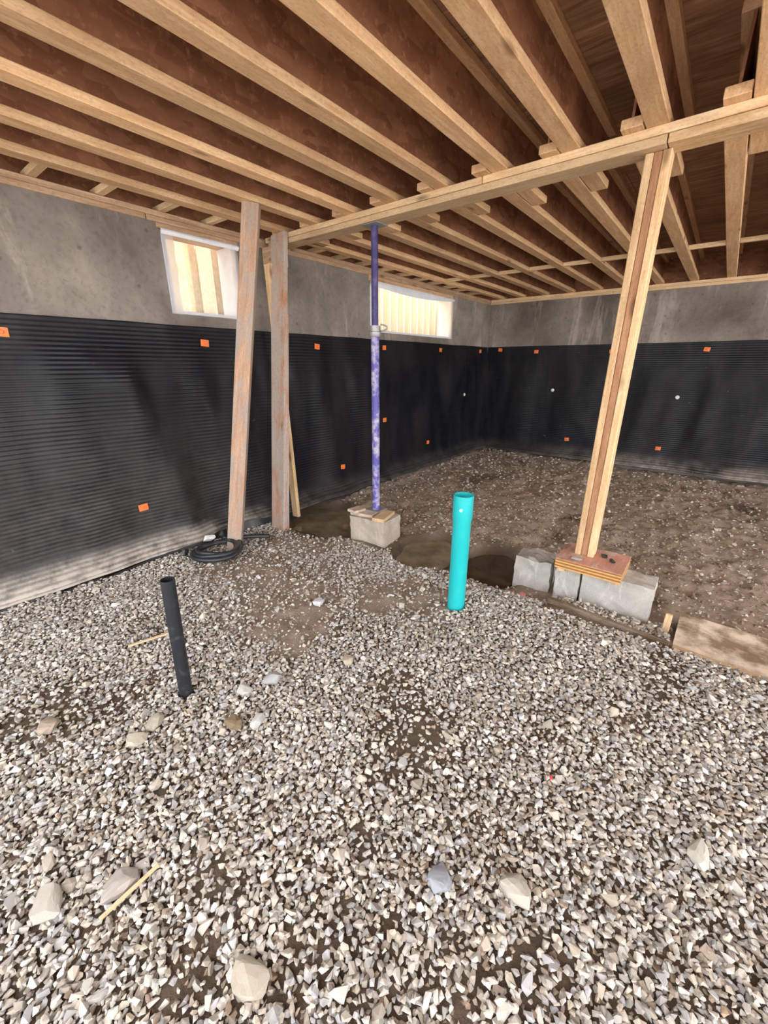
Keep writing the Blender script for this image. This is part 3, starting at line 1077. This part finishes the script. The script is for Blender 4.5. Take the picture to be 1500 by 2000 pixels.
PAL = 1.22 * np.array([(.56, .50, .43), (.62, .56, .49), (.50, .46, .41), (.66, .62, .56), (.44, .42, .40), (.60, .52, .42), (.52, .50, .50), (.70, .66, .60), (.40, .34, .28)])
PALB = np.array([(.56, .46, .36), (.64, .54, .44), (.46, .36, .28), (.72, .63, .53), (.60, .51, .43)])

DIRT_BLOBS = [(1.62, 2.05, .62, .50), (1.95, 1.42, .30, .42), (2.25, 2.55, .45, .40), (1.55, 2.60, .35, .30), (1.25, 1.72, .22, .30), (.22, 2.02, .20, .24),
              (1.14, .74, .22, .16), (1.28, .90, .16, .14), (1.76, .02, .14, .09), (2.12, -.06, .28, .10), (.66, .62, .08, .07), (.17, .74, .09, .07),
              (.34, .54, .09, .08), (.71, .06, .10, .07), (.56, .14, .10, .06), (.92, .68, .12, .1), (.45, 1.9, .2, .1), (.30, .9, .07, .09), (1.5, .3, .1, .08)]


def dirtness(x, y):
    d = np.zeros(np.shape(x))
    for k, (cx, cy, rx, ry) in enumerate(DIRT_BLOBS):
        q_ = ((x - cx) / rx) ** 2 + ((y - cy) / ry) ** 2 + 1.4 * (fbm(x, y, 5, 11, 3) - .5)
        s_ = .74 if k < 5 else .5
        d = np.maximum(d, s_ * (1 - sstep(.35, 1.3, q_)))
    far = np.maximum(sstep(2.38, 2.55, x + .12 * (vnoise(x, y, 3, 3) - .5)), 0)
    d = np.maximum(d, far * .93)
    # gravel tongue running to the tan block, pale gravel along the walls
    tng = np.exp(-(((x - 2.12) / .28) ** 2 + ((y - 1.84) / .17) ** 2))
    d = d * (1 - .8 * tng)
    d = np.where((x < 2.5) & (y > 2.95), d * .6, d)
    pad = (x > 2.44) & (x < 2.68) & (y > -.08) & (y < .62)
    d = np.where(pad, .35, d)
    return np.clip(d + .35 * (sstep(.60, .8, fbm(x, y, 2.2, 31, 4))), 0, 1)


def in_pit(x, y, lim=.8):
    m = np.zeros(np.shape(x), bool)
    for cx, cy, rx, ry, d in ELL_PITS:
        m |= (((x - cx) / rx) ** 2 + ((y - cy) / ry) ** 2) < lim
    return m


BLOCKED = [(2.62, 2.92, .06, .68), (2.36, 2.46, -.7, .62), (2.46, 2.92, -1.2, -.06), (2.68, 2.92, .66, .95), (2.45, 2.80, 1.98, 2.42)]


def clear(x, y):
    m = np.ones(len(x), bool)
    for a_, b_, c_, d_ in BLOCKED:
        m &= ~((x > a_) & (x < b_) & (y > c_) & (y < d_))
    for px_, py_, r_ in ((tx, ty, .062), (.636, 1.68, .036)):
        m &= (x - px_) ** 2 + (y - py_) ** 2 > r_ ** 2
    m &= y < YW - .06 - .12 * (x < 7)
    m &= x < XW - .08
    return m


def scatter(x0, x1, y0, y1, step, keep, smin, smax, zoff, palette, mud=0.0):
    ax, ay = np.arange(x0, x1, step), np.arange(y0, y1, step)
    X, Y = np.meshgrid(ax, ay, indexing='ij')
    X = X.ravel() + rng.uniform(-.5, .5, X.size) * step
    Y = Y.ravel() + rng.uniform(-.5, .5, Y.size) * step
    k_ = keep(X, Y) > rng.random(X.size)
    k_ &= clear(X, Y)
    X, Y = X[k_], Y[k_]
    n = len(X)
    s = smin + (smax - smin) * rng.random(n) ** 1.8
    Z = ground(X, Y) + zoff + s * rng.uniform(-.1, .25, n)
    c = palette[rng.integers(0, len(palette), n)] * rng.uniform(.66, 1.15, (n, 1))
    if mud:
        mm = (rng.random(n) < mud)[:, None]
        c = np.where(mm, c * np.array([.62, .52, .44]), c)
    return np.column_stack([X, Y, Z, s, c])


lite = lambda x, y: np.clip(1.0 - 1.05 * dirtness(x, y), .06, 1) * ~in_pit(x, y, 1.0)
sets = [
    scatter(-.55, 2.72, -.85, 3.3, .0180, lambda x, y: lite(x, y), .0090, .0180, .000, PAL, .15),
    scatter(-.55, 2.72, -.85, 3.3, .0190, lambda x, y: lite(x, y) ** 1.3 * .95, .0090, .0195, .009, PAL, .05),
    scatter(-.55, 2.72, -.85, 3.3, .0240, lambda x, y: lite(x, y) ** 1.3 * .7, .0090, .0205, .018, PAL, .02),
    scatter(-.5, 2.6, -.8, 3.2, .075, lambda x, y: .45 * (.25 + .75 * lite(x, y)), .017, .032, .012, PAL, .1),
    # muddy pebbles in the dirt
    scatter(-.3, 2.75, -.9, 3.3, .030, lambda x, y: .75 * dirtness(x, y) * ~in_pit(x, y, 1.0), .007, .016, -.002, PALB, .3),
    scatter(2.4, 4.6, -2.2, 3.3, .040, lambda x, y: .8 * ~in_pit(x, y, 1.05), .010, .024, -.002, PALB, .4),
    scatter(4.6, 7.1, -2.6, 3.3, .064, lambda x, y: .75 + 0 * x, .016, .034, -.002, PALB, .4),
    # pale gravel showing on the far floor: by the walls, and thinly in between
    scatter(2.4, 7.1, -2.4, 3.3, .050, lambda x, y: .10 + .55 * sstep(6.3, 7.0, x) * sstep(.30, .6, fbm(x, y, 2, 41, 3)) + .5 * sstep(2.75, 3.2, y) * sstep(2.9, 3.6, x)
            + .35 * np.exp(-(((x - 3.3) / .5) ** 2 + ((y - 1.9) / .35) ** 2)) - 1.0 * in_pit(x, y, 1.05), .012, .026, .004, PAL * .82, .2),
]
ST = np.concatenate(sets)
n = len(ST)
pid = rng.integers(0, NP, n)
yaw = rng.uniform(0, 2 * math.pi, n)
tl1, tl2 = rng.normal(0, .35, n), rng.normal(0, .35, n)
cy_, sy_, c1, s1, c2, s2 = np.cos(yaw), np.sin(yaw), np.cos(tl1), np.sin(tl1), np.cos(tl2), np.sin(tl2)
O, I = np.zeros(n), np.ones(n)
RZ = np.stack([np.stack([cy_, -sy_, O], -1), np.stack([sy_, cy_, O], -1), np.stack([O, O, I], -1)], 1)
RX = np.stack([np.stack([I, O, O], -1), np.stack([O, c1, -s1], -1), np.stack([O, s1, c1], -1)], 1)
RY = np.stack([np.stack([c2, O, s2], -1), np.stack([O, I, O], -1), np.stack([-s2, O, c2], -1)], 1)
ROT = RZ @ RX @ RY

# which stones show largest in the photograph's view
fw = np.array([math.cos(AZ) * math.cos(PITCH), math.sin(AZ) * math.cos(PITCH), -math.sin(PITCH)])
rt = np.array([math.sin(AZ), -math.cos(AZ), 0])
upv = np.cross(rt, fw)
d = ST[:, :3] - np.array([0, 0, HC])
dep = d @ fw
px_ = 750 + F_PX * (d @ rt) / dep
py_ = 1000 - F_PX * (d @ upv) / dep
vis = (dep > .1) & (px_ > 12) & (px_ < 1488) & (py_ < 1988) & (ST[:, 2] - ground(ST[:, 0], ST[:, 1]) > .010)
size_px = np.where(vis, ST[:, 3] / dep * F_PX, 0)
big = np.argsort(-size_px)[:300]
isbig = np.zeros(n, bool)
isbig[big] = True

Vs, Fs, Cs = [], [], []
base = 0
for k in range(NP):
    sel = np.where((pid == k) & ~isbig)[0]
    if not len(sel): continue
    V, Fc = protos[k]
    W_ = np.einsum('nij,vj->nvi', ROT[sel], V) * ST[sel, 3][:, None, None] + ST[sel, :3][:, None, :]
    nv = len(V)
    Vs.append(W_.reshape(-1, 3))
    Fs.append((Fc[None] + (base + np.arange(len(sel)) * nv)[:, None, None]).reshape(-1, 3))
    Cs.append(np.repeat(ST[sel, 4:7], nv, axis=0))
    base += nv * len(sel)
V, Fc, Cc = np.concatenate(Vs), np.concatenate(Fs), np.concatenate(Cs)
me = raw_mesh('gravel', V, Fc)
a = me.attributes.new('tint', 'FLOAT_COLOR', 'POINT')
a.data.foreach_set('color', np.column_stack([Cc, np.ones(len(Cc))]).astype(np.float32).ravel())
g_ = put('gravel', me, Matrix(), FLOOR, M_STONE)
g_['kind'] = 'stuff'
g_['label'] = 'pale crushed stone gravel'
print('stones', n, 'gravel tris', len(Fc))


def stone_mesh(k, tint, name='stone'):
    V, Fc = protos[k]
    me = pydata(name, V, Fc)
    a = me.attributes.new('tint', 'FLOAT_COLOR', 'POINT')
    a.data.foreach_set('color', np.tile(np.array([*tint, 1], dtype=np.float32), len(V)))
    me.materials.append(M_STONE)
    return me


SM = [stone_mesh(k, PAL[k % len(PAL)] * (.85 + .3 * ((k * 7) % 10) / 10)) for k in range(NP)]
for j in big:
    M = Matrix([list(r_) for r_ in ROT[j] * ST[j, 3]]).to_4x4()
    M.translation = Vector(ST[j, :3])
    put('stone', SM[pid[j]], M, FLOOR)

# conspicuous loose rocks
ROCKS = [
    (1.56, 1.76, .048, (.80, .80, .80), 3, .55, 'bright white flat rock alone on the brown dirt'),
    (.67, 1.335, .052, (.34, .25, .15), 9, .8, 'brown rock lying in front of the black pipe'),
    (.735, 1.265, .045, (.68, .66, .63), 14, .7, 'white rock touching the brown rock before the black pipe'),
    (.80, 1.455, .046, (.66, .64, .58), 21, .8, 'pale upright rock right of the black pipe foot'),
    (1.25, 1.22, .042, (.66, .56, .42), 27, .6, 'tan three-cornered rock between the black and teal pipes'),
    (.93, 1.41, .055, (.55, .54, .53), 30, .6, 'grey-white rock cluster piece between the two pipes'),
    (.46, 1.61, .050, (.62, .54, .43), 33, .5, 'tan wedge rock just left of the brown rock'),
    (.375, 1.575, .045, (.68, .61, .48), 36, .5, 'cream wedge rock nearer than the tan wedge rock'),
    (.18, 1.93, .055, (.58, .46, .36), 39, .5, 'pinkish tan rock near the left edge'),
    (.13, 1.09, .060, (.58, .51, .45), 41, .4, 'broad beige rock beside the thin foreground splinter'),
    (-.02, 1.20, .060, (.64, .58, .50), 44, .4, 'broad cream rock at the far left foreground'),
    (.71, .35, .050, (.46, .48, .52), 6, .5, 'bluish grey rock in the middle of the foreground gravel'),
    (.83, .165, .055, (.70, .64, .54), 11, .7, 'lumpy cream rock right of the bluish grey rock'),
    (1.28, -.24, .055, (.80, .76, .66), 17, .5, 'long cream rock at the right foreground'),
    (.24, .61, .058, (.66, .58, .47), 24, .6, 'long cream rock at the bottom of the foreground'),
]

def rock_mesh(k, tint):
    rr = np.random.default_rng(900 + k)
    P = rr.uniform(-1, 1, (30, 3))
    P /= (np.abs(P) ** 3.5).sum(1)[:, None] ** (1 / 3.5)
    P *= rr.uniform(.82, 1.0, (30, 1)) * np.array([1.0, rr.uniform(.6, .85), .62])
    P[:, 0] *= 1 + .3 * P[:, 1]
    bm = bmesh.new()
    r = bmesh.ops.convex_hull(bm, input=[bm.verts.new(v) for v in P])
    bmesh.ops.delete(bm, geom=[g for g in r['geom_interior'] if isinstance(g, bmesh.types.BMVert)], context='VERTS')
    bmesh.ops.subdivide_edges(bm, edges=bm.edges[:], cuts=2, use_grid_fill=True)
    bmesh.ops.smooth_vert(bm, verts=bm.verts[:], factor=.18, use_axis_x=True, use_axis_y=True, use_axis_z=True)
    for v in bm.verts:
        nn = fbm(v.co.x + k, v.co.y + v.co.z * .7, 3.0, k, 3) - .5
        v.co *= 1 + .20 * float(nn)
    me = bm_mesh(bm, 'rock')
    a = me.attributes.new('tint', 'FLOAT_COLOR', 'POINT')
    a.data.foreach_set('color', np.tile(np.array([*tint, 1], dtype=np.float32) * np.array([.85, .85, .85, 1], dtype=np.float32), len(me.vertices)))
    me.materials.append(M_STONE)
    return me


for k, (x, y, s, c, pk, zs, lab) in enumerate(ROCKS):
    V, Fc = protos[pk]
    me = rock_mesh(pk, c)
    M = Mz(x, y, float(ground(x, y)) + .016 + s * .16, 1.7 * k, (.1, .15)) @ Matrix.Diagonal((s * .9, s * .9, s * (.5 + zs * .5), 1))
    tag(put('rock', me, M), lab, 'rock', 'loose rocks on the gravel')
